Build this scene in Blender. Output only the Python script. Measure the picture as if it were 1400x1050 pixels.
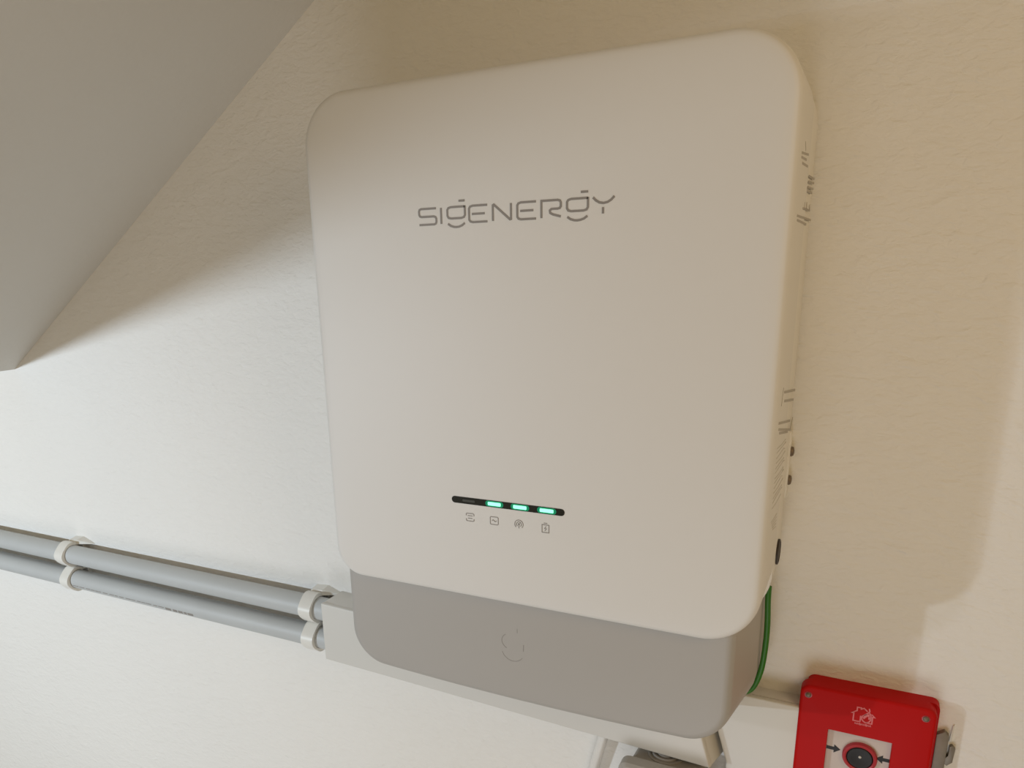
import bpy, bmesh, math, random
from mathutils import Vector, Matrix

random.seed(4)
scene = bpy.context.scene
for o in list(bpy.data.objects):
    bpy.data.objects.remove(o)

# ------------------------------------------------------------------ camera
cam_data = bpy.data.cameras.new('camera')
cam = bpy.data.objects.new('camera', cam_data)
scene.collection.objects.link(cam)
cr = Vector((0.888079, 0.458793, -0.028721))
cu = Vector((-0.103161, 0.259791, 0.960139))
cf = Vector((-0.447966, 0.849716, -0.278045))
m = Matrix((cr, cu, -cf)).transposed().to_4x4()
m.translation = Vector((0.45749, -0.74343, 0.29988))
cam.matrix_world = m
cam_data.sensor_fit = 'HORIZONTAL'
cam_data.sensor_width = 36.0
cam_data.lens = 1046.17 / 1400 * 36.0
cam_data.shift_x = 59.58 / 1400
cam_data.shift_y = 140.14 / 1400
cam_data.clip_start = 0.01
scene.camera = cam

# ------------------------------------------------------------------ light
world = bpy.data.worlds.new('world')
scene.world = world
world.use_nodes = True
bg = world.node_tree.nodes['Background']
bg.inputs['Color'].default_value = (1.0, 0.755, 0.38, 1)
bg.inputs['Strength'].default_value = 0.31


def aim(o, target):
    d = Vector(target) - o.location
    o.rotation_euler = d.to_track_quat('-Z', 'Y').to_euler()


def spot_lamp(name, energy, color, soft, cone, loc, target):
    d = bpy.data.lights.new(name, 'SPOT')
    d.energy = energy
    d.color = color
    d.shadow_soft_size = soft
    d.spot_size = math.radians(cone)
    d.spot_blend = 1.0
    o = bpy.data.objects.new(name, d)
    scene.collection.objects.link(o)
    o.location = loc
    aim(o, target)


# cool work lamp beyond the low end of the sloping ceiling, and an added spot for the inverter's right shadow
spot_lamp('work_lamp', 74, (0.74, 0.87, 1.0), 0.022, 110, (-1.06, -1.58, 0.075), (-0.95, 0.0, -0.2))
spot_lamp('shadow_spot', 4.8, (0.86, 0.87, 1.0), 0.02, 64, (-0.50, -1.08, 0.24), (0.85, 0.0, -0.05))


def area_lamp(name, energy, color, size, loc, target):
    d = bpy.data.lights.new(name, 'AREA')
    d.shape = 'DISK'
    d.size = size
    d.energy = energy
    d.color = color
    o = bpy.data.objects.new(name, d)
    scene.collection.objects.link(o)
    o.location = loc
    aim(o, target)


# warm room lamp off to the right, added low light standing in for floor bounce
area_lamp('room_lamp', 1.95, (1.0, 0.70, 0.40), 0.5, (1.05, -0.75, 0.55), (0.7, 0.0, 0.15))
area_lamp('floor_bounce', 5.6, (0.93, 0.95, 1.0), 0.8, (0.4, -1.2, -1.0), (0.3, 0.0, 0.0))

vs = scene.view_settings
vs.view_transform = 'Standard'
vs.look = 'None'
vs.gamma = 1.0
vs.exposure = 0.0
vs.use_curve_mapping = False


# ------------------------------------------------------------------ materials
def mat(name, col, rough=0.5, metal=0.0, bump=None, mottle=None, emit=None, spec=0.5):
    """bump = list of (scale, strength, distance, stretch)"""
    ma = bpy.data.materials.new(name)
    ma.use_nodes = True
    nt = ma.node_tree
    b = nt.nodes['Principled BSDF']
    b.inputs['Base Color'].default_value = (*col, 1)
    b.inputs['Roughness'].default_value = rough
    b.inputs['Metallic'].default_value = metal
    b.inputs['Specular IOR Level'].default_value = spec
    tc = nt.nodes.new('ShaderNodeTexCoord')
    if mottle:
        n = nt.nodes.new('ShaderNodeTexNoise')
        n.inputs['Scale'].default_value = mottle[0]
        n.inputs['Detail'].default_value = 5
        nt.links.new(tc.outputs['Object'], n.inputs['Vector'])
        r = nt.nodes.new('ShaderNodeValToRGB')
        k = mottle[1]
        r.color_ramp.elements[0].position = 0.3
        r.color_ramp.elements[1].position = 0.7
        r.color_ramp.elements[0].color = (*[c * (1 - k) for c in col], 1)
        r.color_ramp.elements[1].color = (*[min(1, c * (1 + k)) for c in col], 1)
        nt.links.new(n.outputs['Fac'], r.inputs['Fac'])
        nt.links.new(r.outputs['Color'], b.inputs['Base Color'])
    prev = None
    for (sc, st, di, stretch) in (bump or []):
        mp = nt.nodes.new('ShaderNodeMapping')
        mp.inputs['Scale'].default_value = stretch
        mp.inputs['Rotation'].default_value = (0, math.radians(18), 0)
        nt.links.new(tc.outputs['Object'], mp.inputs['Vector'])
        n = nt.nodes.new('ShaderNodeTexNoise')
        n.inputs['Scale'].default_value = sc
        n.inputs['Detail'].default_value = 4
        n.inputs['Distortion'].default_value = 0.6
        nt.links.new(mp.outputs['Vector'], n.inputs['Vector'])
        r = nt.nodes.new('ShaderNodeValToRGB')
        r.color_ramp.elements[0].position = 0.44
        r.color_ramp.elements[1].position = 0.68
        nt.links.new(n.outputs['Fac'], r.inputs['Fac'])
        bp = nt.nodes.new('ShaderNodeBump')
        bp.inputs['Strength'].default_value = st
        bp.inputs['Distance'].default_value = di
        nt.links.new(r.outputs['Color'], bp.inputs['Height'])
        if prev:
            nt.links.new(prev.outputs['Normal'], bp.inputs['Normal'])
        prev = bp
    if prev:
        nt.links.new(prev.outputs['Normal'], b.inputs['Normal'])
    if emit:
        b.inputs['Emission Color'].default_value = (*emit[0], 1)
        b.inputs['Emission Strength'].default_value = emit[1]
    return ma


M = {}
M['wall'] = mat('plaster_wall', (0.83, 0.815, 0.785), 0.9, mottle=(3.0, 0.012), spec=0.2,
                bump=[(100, 0.38, 0.0010, (1, 1, 1.9)), (34, 0.36, 0.0014, (1, 1, 2.2))])
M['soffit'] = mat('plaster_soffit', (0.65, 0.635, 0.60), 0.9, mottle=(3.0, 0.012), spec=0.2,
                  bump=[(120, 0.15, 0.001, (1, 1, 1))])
M['floor'] = mat('concrete_floor', (0.55, 0.52, 0.47), 0.8, mottle=(4.0, 0.06))
M['shell'] = mat('white_satin_shell', (0.75, 0.74, 0.72), 0.5, bump=[(900, 0.02, 0.0002, (1, 1, 1))])
M['body'] = mat('white_powder_coat', (0.80, 0.785, 0.75), 0.5, bump=[(900, 0.05, 0.0002, (1, 1, 1))])
M['grey'] = mat('warm_grey_cover', (0.425, 0.41, 0.39), 0.5, bump=[(900, 0.04, 0.0002, (1, 1, 1))])
M['emblem'] = mat('emblem_groove', (0.30, 0.285, 0.265), 0.6)
M['print'] = mat('grey_print', (0.27, 0.25, 0.23), 0.5)
M['faint'] = mat('faint_print', (0.40, 0.37, 0.33), 0.5)
M['small_print'] = mat('small_print', (0.56, 0.535, 0.49), 0.5)
M['black'] = mat('black_gloss', (0.012, 0.014, 0.013), 0.25)
M['led_off'] = mat('unlit_window', (0.06, 0.065, 0.06), 0.3)
M['led'] = mat('lit_green', (0.1, 0.8, 0.5), 0.3, emit=((0.30, 1.0, 0.55), 1.5))
M['led_glow'] = mat('green_glow', (0.0, 0.10, 0.05), 0.3, emit=((0.0, 0.32, 0.15), 0.5))
M['trunk'] = mat('trunking_plastic', (0.69, 0.675, 0.64), 0.45, mottle=(9, 0.01))
M['conduit'] = mat('grey_conduit', (0.50, 0.52, 0.525), 0.5, mottle=(14, 0.025))
M['clip'] = mat('clip_plastic', (0.80, 0.79, 0.75), 0.4)
M['green'] = mat('green_wire', (0.03, 0.17, 0.013), 0.45)
M['red'] = mat('red_plastic', (0.50, 0.008, 0.008), 0.45, spec=0.08, bump=[(700, 0.05, 0.0002, (1, 1, 1))])
M['ring'] = mat('red_ring', (0.45, 0.035, 0.05), 0.35)
M['panel'] = mat('pale_panel', (0.60, 0.53, 0.48), 0.5)
M['redprint'] = mat('pale_red_print', (0.72, 0.16, 0.17), 0.5)
M['button'] = mat('black_button', (0.018, 0.016, 0.015), 0.4, spec=0.2)
M['pale'] = mat('pale_pip', (0.6, 0.57, 0.52), 0.2)
M['steel'] = mat('dull_steel', (0.20, 0.155, 0.115), 0.5, metal=0.5)
M['latch'] = mat('grey_zinc', (0.24, 0.22, 0.185), 0.5, metal=0.3, mottle=(60, 0.2))
M['box'] = mat('grey_box_plastic', (0.40, 0.38, 0.345), 0.5)
M['boxdark'] = mat('grommet_rubber', (0.36, 0.34, 0.31), 0.6)
M['cable'] = mat('white_cable', (0.78, 0.765, 0.73), 0.4)
M['plug'] = mat('dark_plug', (0.035, 0.026, 0.022), 0.5)


# ------------------------------------------------------------------ helpers
def obj(name, verts, faces, ma, parent=None, smooth=35):
    me = bpy.data.meshes.new(name)
    me.from_pydata([tuple(v) for v in verts], [], faces)
    bm = bmesh.new()
    bm.from_mesh(me)
    bmesh.ops.recalc_face_normals(bm, faces=bm.faces)
    bm.to_mesh(me)
    bm.free()
    me.materials.append(M[ma])
    if smooth:
        for pl in me.polygons:
            pl.use_smooth = True
        me.set_sharp_from_angle(angle=math.radians(smooth))
    o = bpy.data.objects.new(name, me)
    scene.collection.objects.link(o)
    if parent:
        put(o, parent)
    return o


WORLD = {}


def put(o, parent):
    """keep the world placement of o (modelled in world space) under parent"""
    o.parent = parent
    loc = Vector((0, 0, 0))
    q = parent
    while q is not None:
        loc += q.location
        q = q.parent
    o.location = -loc if parent.type == 'EMPTY' else Vector((0, 0, 0))


def thing(name, label, cat, loc, group=None):
    o = bpy.data.objects.new(name, None)
    o.empty_display_size = 0.03
    scene.collection.objects.link(o)
    o.location = loc
    tag(o, label, cat, group)
    return o


def tag(o, label, cat, group=None):
    o['label'] = label
    o['category'] = cat
    if group:
        o['group'] = group
    return o


def structure(o):
    o['kind'] = 'structure'
    return o


class G:
    """collects shapes that belong to one mesh"""
    def __init__(s):
        s.v = []
        s.f = []

    def add(s, v, f):
        n = len(s.v)
        s.v += [tuple(q) for q in v]
        s.f += [tuple(i + n for i in q) for q in f]
        return s

    def build(s, name, ma, parent=None, smooth=35):
        return obj(name, s.v, s.f, ma, parent, smooth)


def loft(rings, cap0=True, cap1=True, closed=True):
    n = len(rings[0])
    v = [q for r in rings for q in r]
    f = []
    for a in range(len(rings) - 1):
        for i in range(n if closed else n - 1):
            j = (i + 1) % n
            f.append((a * n + i, a * n + j, (a + 1) * n + j, (a + 1) * n + i))
    if cap0:
        f.append(tuple(range(n - 1, -1, -1)))
    if cap1:
        f.append(tuple(range((len(rings) - 1) * n, len(rings) * n)))
    return v, f


def rrect(x0, x1, z0, z1, r, y, n=10, sag=0.0, rt=None, rl=None):
    """rounded rectangle in the xz plane at depth y"""
    rt = r if rt is None else rt
    rl = r if rl is None else rl
    pts = []
    for cx, cz, a0, rr in ((x1 - rt, z1 - rt, 0, rt), (x0 + rt, z1 - rt, 90, rt),
                           (x0 + rl, z0 + rl, 180, rl), (x1 - r, z0 + r, 270, r)):
        for i in range(n + 1):
            a = math.radians(a0 + 90 * i / n)
            pts.append([cx + rr * math.cos(a), y, cz + rr * math.sin(a)])
        if a0 == 180:
            for i in range(1, 12):   # bottom edge points, so that it can sag
                t = i / 12
                pts.append([x0 + rl + (x1 - x0 - rl - r) * t, y, z0])
    if sag:
        for q in pts:
            t = (q[0] - (x0 + x1) / 2) / ((x1 - x0) / 2)
            w = min(1.0, max(0.0, (z0 + r - q[2]) / r))
            q[2] -= sag * (1 - t * t) * w
    return pts


def box(x0, x1, y0, y1, z0, z1):
    v = [(x, y, z) for x in (x0, x1) for y in (y0, y1) for z in (z0, z1)]
    f = [(0, 1, 3, 2), (4, 6, 7, 5), (0, 4, 5, 1), (2, 3, 7, 6), (0, 2, 6, 4), (1, 5, 7, 3)]
    return v, f


def bevel(o, w, seg=2):
    bm = bmesh.new()
    bm.from_mesh(o.data)
    bmesh.ops.bevel(bm, geom=[e for e in bm.edges if e.is_manifold and e.calc_face_angle() > 0.5],
                    offset=w, segments=seg, affect='EDGES', profile=0.6)
    bm.to_mesh(o.data)
    bm.free()
    for pl in o.data.polygons:
        pl.use_smooth = True
    o.data.set_sharp_from_angle(angle=math.radians(40))
    return o


def prism(poly, axis, a, b):
    """polygon (two coords) pushed along an axis"""
    def P(q, t):
        return {'y': (q[0], t, q[1]), 'x': (t, q[0], q[1])}[axis]
    return loft([[P(q, a) for q in poly], [P(q, b) for q in poly]])


def tube(path, r, n=14, cap=True):
    path = [Vector(q) for q in path]
    rings = []
    for i, q in enumerate(path):
        t = (path[min(i + 1, len(path) - 1)] - path[max(i - 1, 0)]).normalized()
        ref = Vector((0, 1, 0)) if abs(t.y) < 0.9 else Vector((1, 0, 0))
        a = t.cross(ref).normalized()
        b = t.cross(a)
        rings.append([q + (a * math.cos(2 * math.pi * k / n) + b * math.sin(2 * math.pi * k / n)) * r
                      for k in range(n)])
    return loft(rings, cap, cap)


def spline(pts, n=8):
    pts = [Vector(q) for q in pts]
    out = []
    for i in range(len(pts) - 1):
        p0, p1 = pts[max(i - 1, 0)], pts[i]
        p2, p3 = pts[i + 1], pts[min(i + 2, len(pts) - 1)]
        for k in range(n):
            t = k / n
            out.append(0.5 * ((2 * p1) + (p2 - p0) * t + (2 * p0 - 5 * p1 + 4 * p2 - p3) * t * t
                              + (3 * p1 - p0 - 3 * p2 + p3) * t ** 3))
    out.append(pts[-1])
    return out


def lathe(c, prof, n=28, axis='y'):
    """prof: list of (radius, offset) about an axis through c"""
    rings = []
    for r, h in prof:
        ring = []
        for k in range(n):
            a = 2 * math.pi * k / n
            u, w = r * math.cos(a), r * math.sin(a)
            if axis == 'y':
                ring.append((c[0] + u, c[1] + h, c[2] + w))
            elif axis == 'x':
                ring.append((c[0] + h, c[1] + u, c[2] + w))
            else:
                ring.append((c[0] + u, c[1] + w, c[2] + h))
        rings.append(ring)
    return loft(rings)


def stroke(g, pts, w, plane, lvl, t=0.0003, closed=False):
    """flat printed line of width w; plane 'y': pts are (x,z), 'x': pts are (y,z); raised by t"""
    P = [Vector((q[0], q[1])) for q in pts]
    n = len(P)
    L, R = [], []
    for i in range(n):
        if closed:
            d0, d1 = (P[i] - P[i - 1]).normalized(), (P[(i + 1) % n] - P[i]).normalized()
        else:
            d0 = (P[i] - P[i - 1]).normalized() if i else (P[1] - P[0]).normalized()
            d1 = (P[i + 1] - P[i]).normalized() if i < n - 1 else d0
        d = (d0 + d1)
        d = d.normalized() if d.length > 1e-6 else d0
        k = 1 / max(0.5, d.dot(d0))
        nn = Vector((-d.y, d.x)) * (w / 2 * k)
        L.append(P[i] + nn)
        R.append(P[i] - nn)
    rings = []
    sgn = -1 if plane == 'y' else 1

    def Q(q, h):
        return (q.x, lvl + sgn * h, q.y) if plane == 'y' else (lvl + sgn * h, q.x, q.y)
    for i in range(n):
        rings.append([Q(L[i], -0.0002), Q(L[i], t), Q(R[i], t), Q(R[i], -0.0002)])
    if closed:
        rings.append(rings[0])
    v, f = loft(rings, not closed, not closed)
    g.add(v, f)


def arc(cx, cz, rx, rz, a0, a1, n=10):
    return [(cx + rx * math.cos(math.radians(a0 + (a1 - a0) * i / n)),
             cz + rz * math.sin(math.radians(a0 + (a1 - a0) * i / n))) for i in range(n + 1)]


# ------------------------------------------------------------------ the setting
structure(obj('wall_back', *box(-3.2, 3.2, 0, 0.2, -1.2, 2.4), 'wall', smooth=0))
structure(obj('floor', *box(-3.2, 3.2, -3.2, 0.2, -1.4, -1.2), 'floor', smooth=0))


def soff(x):
    return 0.1626 + 0.6455 * (x + 0.7351)


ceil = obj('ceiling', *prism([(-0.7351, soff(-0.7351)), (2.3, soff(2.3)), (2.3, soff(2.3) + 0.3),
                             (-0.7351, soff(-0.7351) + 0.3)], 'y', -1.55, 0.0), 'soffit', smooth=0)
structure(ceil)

# ------------------------------------------------------------------ inverter
inv = thing('power_inverter', 'white wall-mounted inverter with grey lower cover and green indicator lights',
            'inverter', (0.2, 0, -0.1))
XA, W, H, R = -0.0055, 0.4022, 0.4450, 0.045

# rear body
rings = []
for y, d in ((-0.003, 0.006), (-0.009, 0.0015), (-0.074, 0.0007)):
    rings.append(rrect(XA + d, W - d, -0.014 + d, H - d, R - d, y, 12, rl=R - d))
body = obj('body', *loft(rings), 'body', inv)
# front cover: straight skirt, small rim fillet, softly crowned face
prof = [(0.0, -0.072), (0.0, -0.1520), (0.0005, -0.1552), (0.0015, -0.1573), (0.0032, -0.1587), (0.0060, -0.1594),
        (0.011, -0.1598), (0.020, -0.16), (0.036, -0.16), (0.044, -0.16)]
rings = []
for d, y in prof:
    rings.append(rrect(XA + d, W - d, d, H - d, max(R - d, 0.0008), y, 14, rl=max(0.030 - d, 0.0008)))
cover = obj('front_cover', *loft(rings), 'shell', inv, smooth=50)

# lettering
Z0, CAP, LW = 0.333, 0.0125, 0.0017
letters = {
    'S': [[(1, 1), (.12, 1), (.03, .95), (0, .85), (0, .65), (.04, .55), (.14, .5), (.86, .5), (.96, .45), (1, .35),
           (1, .15), (.97, .05), (.88, 0), (0, 0)]],
    'I': [[(0, 0), (0, 1)]],
    'G': [[(1, 1), (.2, 1), (.06, .95), (0, .84), (0, .48), (.06, .35), (.2, .3), (.8, .3), (.94, .35), (1, .48),
           (1, 1.05)], [(.02, -.02), (.18, -.16), (.36, -.23), (.5, -.245), (.64, -.23), (.82, -.16), (.98, -.02)],
          [(.66, 1.36), (1.0, 1.36)]],
    'E': [[(1, 1), (.2, 1), (.06, .95), (0, .84), (0, .16), (.06, .05), (.2, 0), (1, 0)], [(.16, .5), (.86, .5)]],
    'N': [[(0, 0), (0, .94), (.06, .98), (.94, .04), (1, .06), (1, 1)]],
    'R': [[(0, 0), (0, 1), (.84, 1), (.96, .95), (1, .84), (1, .62), (.95, .53), (.84, .5), (.52, .5), (.44, .42),
           (.46, .27), (.62, .17), (1, .04)]],
    'Y': [[(0, 1.0), (.14, .82), (.3, .70), (.5, .65), (.7, .70), (.86, .82), (1, 1.0)], [(.48, .42), (.48, .06)]],
}
spots = [('S', .1111, .1274), ('I', .1321, .1321), ('G', .138, .1542), ('E', .158, .1743), ('N', .1793, .1951),
         ('E', .2005, .2163), ('R', .2208, .2367), ('G', .2417, .2583), ('Y', .2622, .2786)]
lg = G()
for ch, a, b in spots:
    for s in letters[ch]:
        stroke(lg, [(a + (b - a) * q[0], Z0 + CAP * q[1]) for q in s], LW, 'y', -0.16)
o = lg.build('lettering', 'print', inv, smooth=0)
o['label'] = 'grey brand lettering SIGENERGY on the front'

# indicator bar with four lights
bar = obj('indicator_bar', *loft([rrect(.1326, .2414, .0924, .0986, .0031, -0.1596, 8),
                                  rrect(.1326, .2414, .0924, .0986, .0031, -0.1604, 8)]), 'black', inv)
for i, x in enumerate((.1500, .1755, .2002, .2252)):
    h = .0016 if i else .0011
    if i:  # glow around each lit LED, painted as a dim emissive patch
        g = obj('light_glow', *loft([rrect(x - .0088, x + .0088, .0928, .0982, .0027, -0.1603, 6),
                                         rrect(x - .0088, x + .0088, .0928, .0982, .0027, -0.1605, 6)]), 'led_glow', bar)
        g.location = (0, 0, 0)
    o = obj('indicator_light', *loft([rrect(x - .0063, x + .0063, .0955 - h, .0955 + h, .0008, -0.1604, 4),
                                      rrect(x - .0063, x + .0063, .0955 - h, .0955 + h, .0008, -0.1607, 4)]),
            'led' if i else 'led_off', bar)
    o['label'] = 'glowing green indicator light' if i else 'unlit indicator light'

# four icons under the bar
IW = 0.00055


def icon(x, z, strokes):
    g = G()
    for pts, cl in strokes:
        stroke(g, [(x + q[0] * 0.001, z + q[1] * 0.001) for q in pts], IW, 'y', -0.16, closed=cl)
    return g.build('icon', 'print', inv, smooth=0)


rr = [(-3.2, 3.6), (3.2, 3.6), (3.9, 2.9), (3.9, -2.9), (3.2, -3.6), (-3.2, -3.6), (-3.9, -2.9), (-3.9, 2.9)]
icon(.1508, .0800, [([(-3.9, 1.4), (-3.9, 3.0), (-3.2, 3.6), (3.2, 3.6), (3.9, 3.0), (3.9, 1.4)], False),
                    ([(-3.9, -1.4), (-3.9, -3.0), (-3.2, -3.6), (3.2, -3.6), (3.9, -3.0), (3.9, -1.4)], False),
                    ([(-2.4, 1.4), (2.4, 1.4)], False), ([(-2.2, -1.0), (2.2, -1.0)], False)])
icon(.1750, .0798, [(rr, True), ([(-2.2, -.3), (-1.3, .8), (-.4, .5), (.4, -.5), (1.3, -.8), (2.2, .3)], False)])
icon(.1990, .0796, [(arc(0, 0, 4, 4, -45, 225, 16), False), (arc(0, 0, 2.3, 2.3, -50, 230, 12), False),
                    ([(0, -3.6), (0, .6)], False), (arc(0, .3, .5, .5, 0, 340, 8), True)])
icon(.2240, .0796, [([(-3.2, 2.8), (3.2, 2.8), (3.2, -4.2), (-3.2, -4.2)], True), ([(-1.6, 4.3), (1.6, 4.3)], False),
                    ([(.6, 1.4), (-.9, -.7), (.9, -.7), (-.6, -2.8)], False)])

# prints on the right side
g = G()
marks = [(-0.1177, 0.3755, -0.1101, 0.371), (-0.1376, 0.3668, -0.0851, 0.3707), (-0.1369, 0.3641, -0.0986, 0.3659),
         (-0.1286, 0.3611, -0.0829, 0.3628), (-0.0642, 0.3577, -0.014, 0.3593), (-0.066, 0.3534, -0.0143, 0.3562),
         (-0.0684, 0.3495, -0.0164, 0.3515), (-0.0718, 0.3467, -0.025, 0.348), (-0.0357, 0.3385, -0.0343, 0.3342),
         (-0.0632, 0.3388, -0.064, 0.3334), (-0.0814, 0.3378, -0.0822, 0.3326), (-0.0948, 0.333, -0.0309, 0.3343),
         (-0.1332, 0.3264, -0.014, 0.3274), (-0.1306, 0.3236, -0.0529, 0.323)]
low = [(-0.123, 0.2038, -0.1279, 0.1906), (-0.1145, 0.1991, -0.0178, 0.186), (-0.1085, 0.1913, -0.0241, 0.1786),
       (-0.0148, 0.1606, -0.0334, 0.153), (-0.1376, 0.1792, -0.0417, 0.1631), (-0.135, 0.174, -0.0267, 0.1523),
       (-0.1271, 0.1696, -0.0535, 0.1558)]
for a in marks:
    stroke(g, [a[:2], a[2:]], 0.0016, 'x', W, 0.0002)
g.build('side_print', 'faint', body, smooth=0)
g = G()
for a in low:
    stroke(g, [a[:2], a[2:]], 0.0020 if abs(a[1] - a[3]) > 0.008 else 0.0017, 'x', W, 0.0002)
g.build('side_print', 'faint', body, smooth=0)
g = G()
z = 0.1585
for i in range(13):
    stroke(g, [(-0.132, z), (-0.100 + 0.012 * (i % 3), z - .004), (-0.066 + 0.006 * (i % 2), z - .0065)],
           0.0007, 'x', W, 0.0002)
    z -= 0.0036 + 0.0008 * (i % 2)
for i in range(5):
    stroke(g, [(-0.130 + 0.004 * i, 0.0985 - 0.0028 * i), (-0.088, 0.093 - 0.0028 * i)], 0.0008, 'x', W, 0.0002)
g.build('side_print', 'small_print', body, smooth=0)

pl = G()
pl.add(*lathe((W, -0.0400, 0.0420), [(.0118, -.001), (.0118, .0006), (.0100, .0012), (.0096, .0006), (.002, .0006)],
              28, 'x'))
o = pl.build('cable_plug', 'plug', body)
o['label'] = 'round dark cable plug on the side'

# wall bracket with two bolts peeping out on the right
br = obj('mounting_bracket', *box(0.33, 0.4026, -0.0125, 0.0, 0.085, 0.147), 'body', inv)
bevel(br, 0.001)
for z in (.1280, .1010):
    g = G()
    g.add(*lathe((.4026, -.0065, z), [(.0046, 0), (.0046, .0012), (.0038, .0024), (.0015, .0030)], 16, 'x'))
    g.build('bolt', 'steel', br)

# grey lower cover
rings = [rrect(.014, .374, .006, .02, .001, -0.1512, 12)]
fr = dict(x0=.0035, x1=.3845, z0=-.0965, z1=.02)
rings = []
for y, d, xa, xb, zb, r, sg in ((-0.0020, 0, -.004, .3925, -.1062, .020, 0), (-0.0460, 0, -.004, .3920, -.1062, .020, 0),
                                (-0.0465, 0, -.004, .3918, -.1290, .048, .003), (-0.1380, 0, -.0030, .3847, -.1038, .037, .005),
                                (-0.1428, 0, -.0022, .3832, -.1026, .036, .005), (-0.1455, 0, .0003, .3804, -.1000, .0335, .005),
                                (-0.1463, 0, .0060, .3764, -.0963, .0300, .005), (-0.1465, 0, .030, .357, -.072, .015, .002)):
    rings.append(rrect(xa, xb, zb, .020, r, y, 12, sag=sg, rt=.004))
low_cover = obj('lower_cover', *loft(rings), 'grey', inv, smooth=45)
low_cover['label'] = 'warm grey lower cover with a faint emblem'
g = G()
ex, ez, s = .1852, -.0445, .0114
stroke(g, arc(ex, ez, s, s * .78, 130, 236, 10), .0007, 'y', -.1465, .0001)
stroke(g, [(ex + s * .98, ez - s * .05), (ex + s * .96, ez - s * .66)], .0008, 'y', -.1465, .0001)
stroke(g, [(ex + s * .42, ez + s * 1.30), (ex + s * .42, ez + s * .92)], .0006, 'y', -.1465, .0001)
stroke(g, arc(ex, ez - s * .8, s, s * .95, 195, 330, 12), .0006, 'y', -.1465, .0001)
g.build('emblem', 'emblem', low_cover, smooth=0)

# ------------------------------------------------------------------ trunking
tr = thing('cable_trunking', 'long white cable trunking running along the wall under the inverter', 'trunking',
           (0.1, 0, -0.19), 'white cable trunking on the wall')
D1 = -0.044


def slant(z):
    return .345 + (-.161 - z) * .305


XL = -.1275
x_top, x_bot = slant(-.121), slant(-.1985)
zl0, zl1, zr0, zr1 = -.1845, -.1070, -.1985, -.1210      # the run sags a little towards its right end
D2 = D1 + .006
bx = [(0, 1, 2, 3), (4, 7, 6, 5), (0, 4, 5, 1), (1, 5, 6, 2), (2, 6, 7, 3), (3, 7, 4, 0)]


def run(e, y0, y1, k0, k1):
    return [(XL - e, y0, zl1 + e), (x_top + k0, y0, zr1 + e), (x_bot + k0, y0, zr0 - e), (XL - e, y0, zl0 - e),
            (XL - e, y1, zl1 + e), (x_top + k1, y1, zr1 + e), (x_bot + k1, y1, zr0 - e), (XL - e, y1, zl0 - e)]


bevel(obj('trunking_base', run(0, 0, D2, .010, .001), bx, 'trunk', tr), .0008)
bevel(obj('trunking_lid', run(.0006, D2, D1, .0015, 0), bx, 'trunk', tr), .0018, 3)

tr2 = thing('cable_trunking', 'short flat white trunking between the inverter and the red call point', 'trunking',
            (0.4, 0, -0.25), 'white cable trunking on the wall')


def prism6(poly, y0, y1):
    return prism(poly, 'y', y0, y1)


poly = [(slant(-.120) + .0115, -.120), (.4345, -.120), (.4345, -.30), (slant(-.201) + .0115, -.30),
        (slant(-.201) + .0115, -.201)]
bevel(obj('trunking_base', *prism6(poly, 0, -.017), 'trunk', tr2), .0006)
poly = [(q[0], q[1]) for q in poly]
bevel(obj('trunking_lid', *prism6(poly, -.0174, -.023), 'trunk', tr2), .0018, 3)

# ------------------------------------------------------------------ conduits and clips
CR, CY = 0.0150, -0.0230
for z, lab in ((-.1258, 'upper grey plastic conduit pipe of the pair fixed to the wall'),
               (-.1672, 'lower grey plastic conduit pipe with printed marking along its underside')):
    o = thing('conduit_pipe', lab, 'conduit', (-.6, 0, z), 'grey conduit pipes on the wall')
    obj('pipe', *tube([(-1.6, CY, z), (-1.2, CY, z), (-.8, CY, z), (-.4, CY, z), (-.1290, CY, z)], CR, 32), 'conduit', o)
    if z < -.15:
        g = G()
        x = -.64
        while x < -.375:
            ln = random.uniform(.004, .012)
            bold = x > -.43
            for k in range(2 if bold else 1):
                aa = math.radians(200 + 7 * k)   # lower front flank of the pipe
                g.add(*box(x, x + ln, CY + (CR + .00012) * math.cos(aa) - .0002, CY + (CR + .00012) * math.cos(aa) + .0002,
                           z + CR * math.sin(aa) - (.0010 if bold else .0005), z + CR * math.sin(aa) + (.0010 if bold else .0005)))
            x += ln + random.uniform(.001, .005)
        g.build('printed_marking', 'faint' if False else 'print', o, smooth=0)


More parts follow.
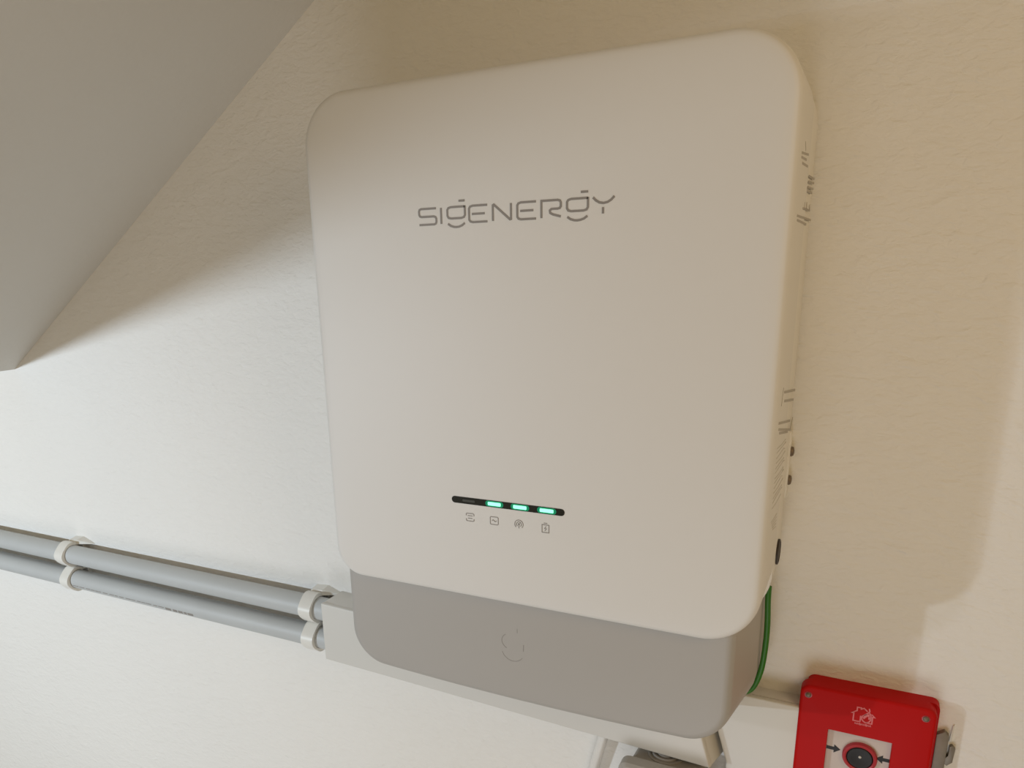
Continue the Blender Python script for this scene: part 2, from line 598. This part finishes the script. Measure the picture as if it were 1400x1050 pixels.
def clip(x, z, label):
    o = thing('pipe_clip', label, 'clip', (x, 0, z), 'white pipe clips on the conduits')
    w = .0095
    ro, ri = CR + .0046, CR + .0004
    # open saddle: from the wall over the top, round the front, back under the pipe
    sec_o, sec_i = [], []
    for i in range(33):
        a_ = math.radians(52 + (318 - 52) * i / 32)
        bulge = 1.0 + 0.05 * math.cos(math.radians(4 * (52 + 266 * i / 32)))
        sec_o.append((CY + ro * bulge * math.cos(a_), z + ro * bulge * math.sin(a_)))
        sec_i.append((CY + ri * math.cos(a_), z + ri * math.sin(a_)))
    poly_ = sec_o + sec_i[::-1]
    n = len(poly_)
    v_ = [(x - w, q[0], q[1]) for q in poly_] + [(x + w, q[0], q[1]) for q in poly_]
    f_ = [(i, (i + 1) % n, n + (i + 1) % n, n + i) for i in range(n)]
    m_ = len(sec_o)
    for i in range(m_ - 1):
        f_.append((i, i + 1, 2 * m_ - 2 - i, 2 * m_ - 1 - i))
        f_.append((n + i, n + i + 1, n + 2 * m_ - 2 - i, n + 2 * m_ - 1 - i))
    obj('saddle', v_, f_, 'clip', o, smooth=40)
    g_ = G()
    g_.add(*box(x - w, x + w, -.0045, 0, z - .0175, z + .0175))
    g_.add(*box(x - w, x + w, -.0115, 0, z + .0130, z + .0170))
    g_.add(*box(x - w, x + w, -.0115, 0, z - .0170, z - .0130))
    g_.build('base', 'clip', o, smooth=0)
    return o


def ear(o, x, z):
    # gusset that ties the upper clip to the wall
    g_ = G()
    v_ = [(x + .0095, -.016, z + .0150), (x + .0095, 0, z + .0150), (x + .0095, 0, z + .0235), (x + .0095, -.013, z + .0210),
          (x + .036, -.002, z + .0145), (x + .036, 0, z + .0145), (x - .0095, 0, z + .0215), (x - .0095, -.013, z + .0190),
          (x - .0095, 0, z + .0150), (x - .0095, -.016, z + .0150)]
    f_ = [(0, 3, 7, 9), (3, 2, 6, 7), (0, 4, 3), (3, 4, 2), (4, 5, 2), (6, 8, 9, 7), (0, 1, 5, 4), (1, 0, 9, 8), (1, 2, 5),
          (1, 8, 6, 2)]
    g_.add(v_, f_)
    g_.build('fixing_ear', 'clip', o, smooth=0)


c = clip(-.648, -.1258, 'white pipe clip on the upper conduit, far from the trunking')
ear(c, -.648, -.1258)
clip(-.646, -.1672, 'white pipe clip on the lower conduit, far from the trunking')
c = clip(-.158, -.1258, 'white pipe clip on the upper conduit, close to the trunking end')
ear(c, -.158, -.1258)
clip(-.158, -.1672, 'white pipe clip on the lower conduit, close to the trunking end')

# ------------------------------------------------------------------ earth wire
pts = spline([(.3960, -.030, .0030), (.3963, -.030, -.012), (.3974, -.028, -.035), (.3974, -.027, -.058),
              (.3955, -.027, -.085), (.3900, -.028, -.105), (.3820, -.030, -.1125), (.368, -.033, -.1140),
              (.352, -.034, -.1150), (.3405, -.034, -.1180)], 6)
tag(obj('earth_wire', *tube(pts, .0027, 12), 'green'), 'green earth wire curving down beside the grey inverter cover',
    'wire')

# ------------------------------------------------------------------ white cable and junction box under the trunking
pts = spline([(.2380, -.012, -.196), (.2365, -.012, -.207), (.2325, -.011, -.225), (.2265, -.010, -.250),
              (.2215, -.009, -.275), (.2180, -.009, -.32), (.2170, -.009, -.40), (.2170, -.009, -.50)], 6)
tag(obj('white_cable', *tube(pts, .0056, 16), 'cable'), 'thick white cable hanging down from under the long trunking',
    'cable')

jb = thing('junction_box', 'grey junction box with round grommet under the white trunking', 'junction box',
           (.312, 0, -.28))
zt = -.206
rings = [rrect(.279, .348, -.280, zt, .006, 0, 5), rrect(.276, .351, -.282, zt, .006, -.050, 5)]
jbody = obj('body', *loft(rings), 'box', jb)
rings = [rrect(.270, .357, -.288, zt + .002, .008, -.0502, 5), rrect(.268, .359, -.290, zt + .004, .009, -.0530, 5),
         rrect(.268, .359, -.290, zt + .004, .009, -.0660, 5), rrect(.271, .356, -.287, zt + .001, .008, -.0690, 5)]
obj('lid', *loft(rings), 'box', jb)
g = G()
for r_, h_ in ((.0185, .0016), (.0140, .0032), (.0092, .0046)):
    g.add(*lathe((.309, -.030, zt), [(r_, -.001), (r_, h_ * .8), (r_ - .0008, h_), (r_ - .0025, h_), (r_ - .0032, h_ * .5),
                                     (.0005, h_ * .5)], 28, 'z'))
g.build('grommet', 'boxdark', jb)

# ------------------------------------------------------------------ red call point
cp = thing('fire_call_point', 'red fire alarm call point with black push button on the wall', 'call point',
           (.488, 0, -.21))
CX0, CX1, CZ1, CZ0 = .4318, .5450, -.0935, -.2100
CD = -.0250
rings = [rrect(.4365, .5475, -.2085, -.0939, .007, 0, 6), rrect(.4360, .5475, -.2085, -.0939, .007, -.0112, 6)]
obj('back_box', *loft(rings), 'red', cp)
WX0, WX1, WZ1, WZ0 = .4592, .5132, -.1360, -.1880
rings = [rrect(CX0, CX1, CZ0, CZ1, .009, -.0108, 6), rrect(CX0, CX1, CZ0, CZ1, .009, CD + .0028, 6),
         rrect(CX0 + .0004, CX1 - .0004, CZ0 + .0004, CZ1 - .0004, .0086, CD + .0012, 6),
         rrect(CX0 + .0014, CX1 - .0014, CZ0 + .0014, CZ1 - .0014, .0076, CD + .0003, 6),
         rrect(CX0 + .0032, CX1 - .0032, CZ0 + .0032, CZ1 - .0032, .0060, CD, 6),
         rrect(WX0 - .0004, WX1 + .0004, WZ0 - .0004, WZ1 + .0004, .0010, CD, 6),
         rrect(WX0, WX1, WZ0, WZ1, .0008, CD + .0006, 6), rrect(WX0, WX1, WZ0, WZ1, .0008, CD + .0064, 6)]
fc = obj('front_cover', *loft(rings), 'red', cp, smooth=40)
YP = CD + .0058
panel = obj('panel', *loft([rrect(WX0, WX1, WZ0, WZ1, .0006, CD + .0063, 3), rrect(WX0, WX1, WZ0, WZ1, .0006, YP, 3)]),
            'panel', cp)
BXc, BZc = .4884, -.1605
g = G()
g.add(*lathe((BXc, YP, BZc), [(.0150, .0003), (.0150, -.0030), (.0144, -.0042), (.0128, -.0048), (.0116, -.0040),
                              (.0113, .0003)], 40))
o = g.build('button_ring', 'ring', cp)
g = G()
g.add(*lathe((BXc, YP, BZc), [(.0112, .0003), (.0112, -.0034), (.0104, -.0042), (.0070, -.0040), (.0030, -.0034),
                              (.0008, -.0034)], 40))
bt = g.build('button', 'button', cp)
g = G()
g.add(*lathe((BXc + .0002, YP - .0033, BZc + .0012), [(.0013, 0.0003), (.0013, -.0006), (.0006, -.0010)], 12))
g.build('pip', 'pale', bt)  # small pale dot near the middle of the button


def arrow(x, z, s):
    L = [(-6.2, 1.7), (.4, 1.7), (.4, 4.4), (6.0, 0), (.4, -4.4), (.4, -1.7), (-6.2, -1.7)]
    pts_ = [(x + s * q[0] * .001, z + q[1] * .001) for q in L]
    v_, f_ = prism(pts_, 'y', YP + .0002, YP - .0003)
    obj('arrow', v_, f_, 'button', panel, smooth=0)


arrow(WX0 + .0064, -.1585, 1)
arrow(WX1 - .0052, -.1585, -1)
for x, z in ((.4390, -.1035), (.5362, -.1035), (.4395, -.203), (.5368, -.203)):
    g = G()
    g.add(*lathe((x, CD, z), [(.0034, .0008), (.0034, -.0003), (.0029, -.0004)], 18))
    sh = g.build('screw_hole', 'ring', cp)
    g = G()
    g.add(*lathe((x, CD, z), [(.0025, .0006), (.0025, -.0012), (.0018, -.0018), (.0006, -.0020)], 16))
    g.build('screw', 'steel', sh)
# burning house mark with a line of small lettering
g = G()
hx, hz, k = .4868, -.1145, .00092
def hs(pts_, w=.0011, cl=False):
    stroke(g, [(hx + q[0] * k, hz + q[1] * k) for q in pts_], w, 'y', CD, .0002, cl)
hs([(-2.2, -6.4), (-8.6, -6.4), (-8.6, 2.2), (-10.4, 2.2), (-6.0, 5.4), (-6.0, 9.4), (-2.4, 9.4), (-2.4, 8.0), (0, 9.6),
    (3.4, 6.6)])
hs([(7.4, 4.2), (10.4, 1.4), (8.4, 1.4), (8.4, -6.4), (3.6, -6.4)])
hs([(-2.2, -6.4), (-2.2, .4)])
hs([(4.6, 10.2), (5.4, 7.0), (3.6, 4.6), (1.6, 2.6), (-.8, .2), (-1.2, -2.8), (.6, -5.2), (3.0, -6.4), (5.6, -5.0),
    (7.0, -2.4), (7.0, .8), (6.4, 4.0), (4.8, 5.6)])
hs([(1.0, -.2), (3.0, 2.2), (5.6, 2.6)], .0026)
hs([(0.4, -2.0), (1.4, -.4)], .0018)
hs([(5.8, -2.0), (5.6, .8)], .0018)
g.build('house_mark', 'redprint', cp, smooth=0)
g = G()
for i in range(8):
    x0 = -6.6 + i * 1.9
    if i in (0, 3, 6):
        pts_ = [(x0, -8.2), (x0, -10.0)]
        hs(pts_, .0006)
        hs([(x0 + 1.2, -8.2), (x0 + 1.2, -10.0)], .0006)
        hs([(x0, -9.1), (x0 + 1.2, -9.1)], .0006)
    elif i in (1, 4, 7):
        hs([(x0, -10.0), (x0 + .6, -8.2), (x0 + 1.2, -10.0)], .0006)
    else:
        hs([(x0 + 1.2, -8.2), (x0, -8.2), (x0, -9.1), (x0 + 1.2, -9.1), (x0 + 1.2, -10.0), (x0, -10.0)], .0006)
g.build('small_lettering', 'redprint', cp, smooth=0)

# ------------------------------------------------------------------ hooked clip right of the call point
lt = thing('wall_clip', 'small grey metal clip with hook beside the red call point', 'clip', (.555, 0, -.2))
bevel(obj('plate', *prism([(.5484, -.128), (.5545, -.1235), (.5582, -.1275), (.5578, -.210), (.5484, -.210)],
                          'y', 0, -.006), 'latch', lt), .0006)
bevel(obj('hook', *prism([(.5578, -.1515), (.5600, -.1480), (.5600, -.1385), (.5620, -.1372), (.5648, -.1400),
                          (.5640, -.1545), (.5600, -.1590), (.5578, -.1575)], 'y', 0, -.0045), 'latch', lt), .0005)
bevel(obj('wire_tip', *prism([(.5592, -.1350), (.5604, -.1180), (.5614, -.1180), (.5612, -.1350)], 'y', 0, -.0016),
          'trunk', lt), .0002)
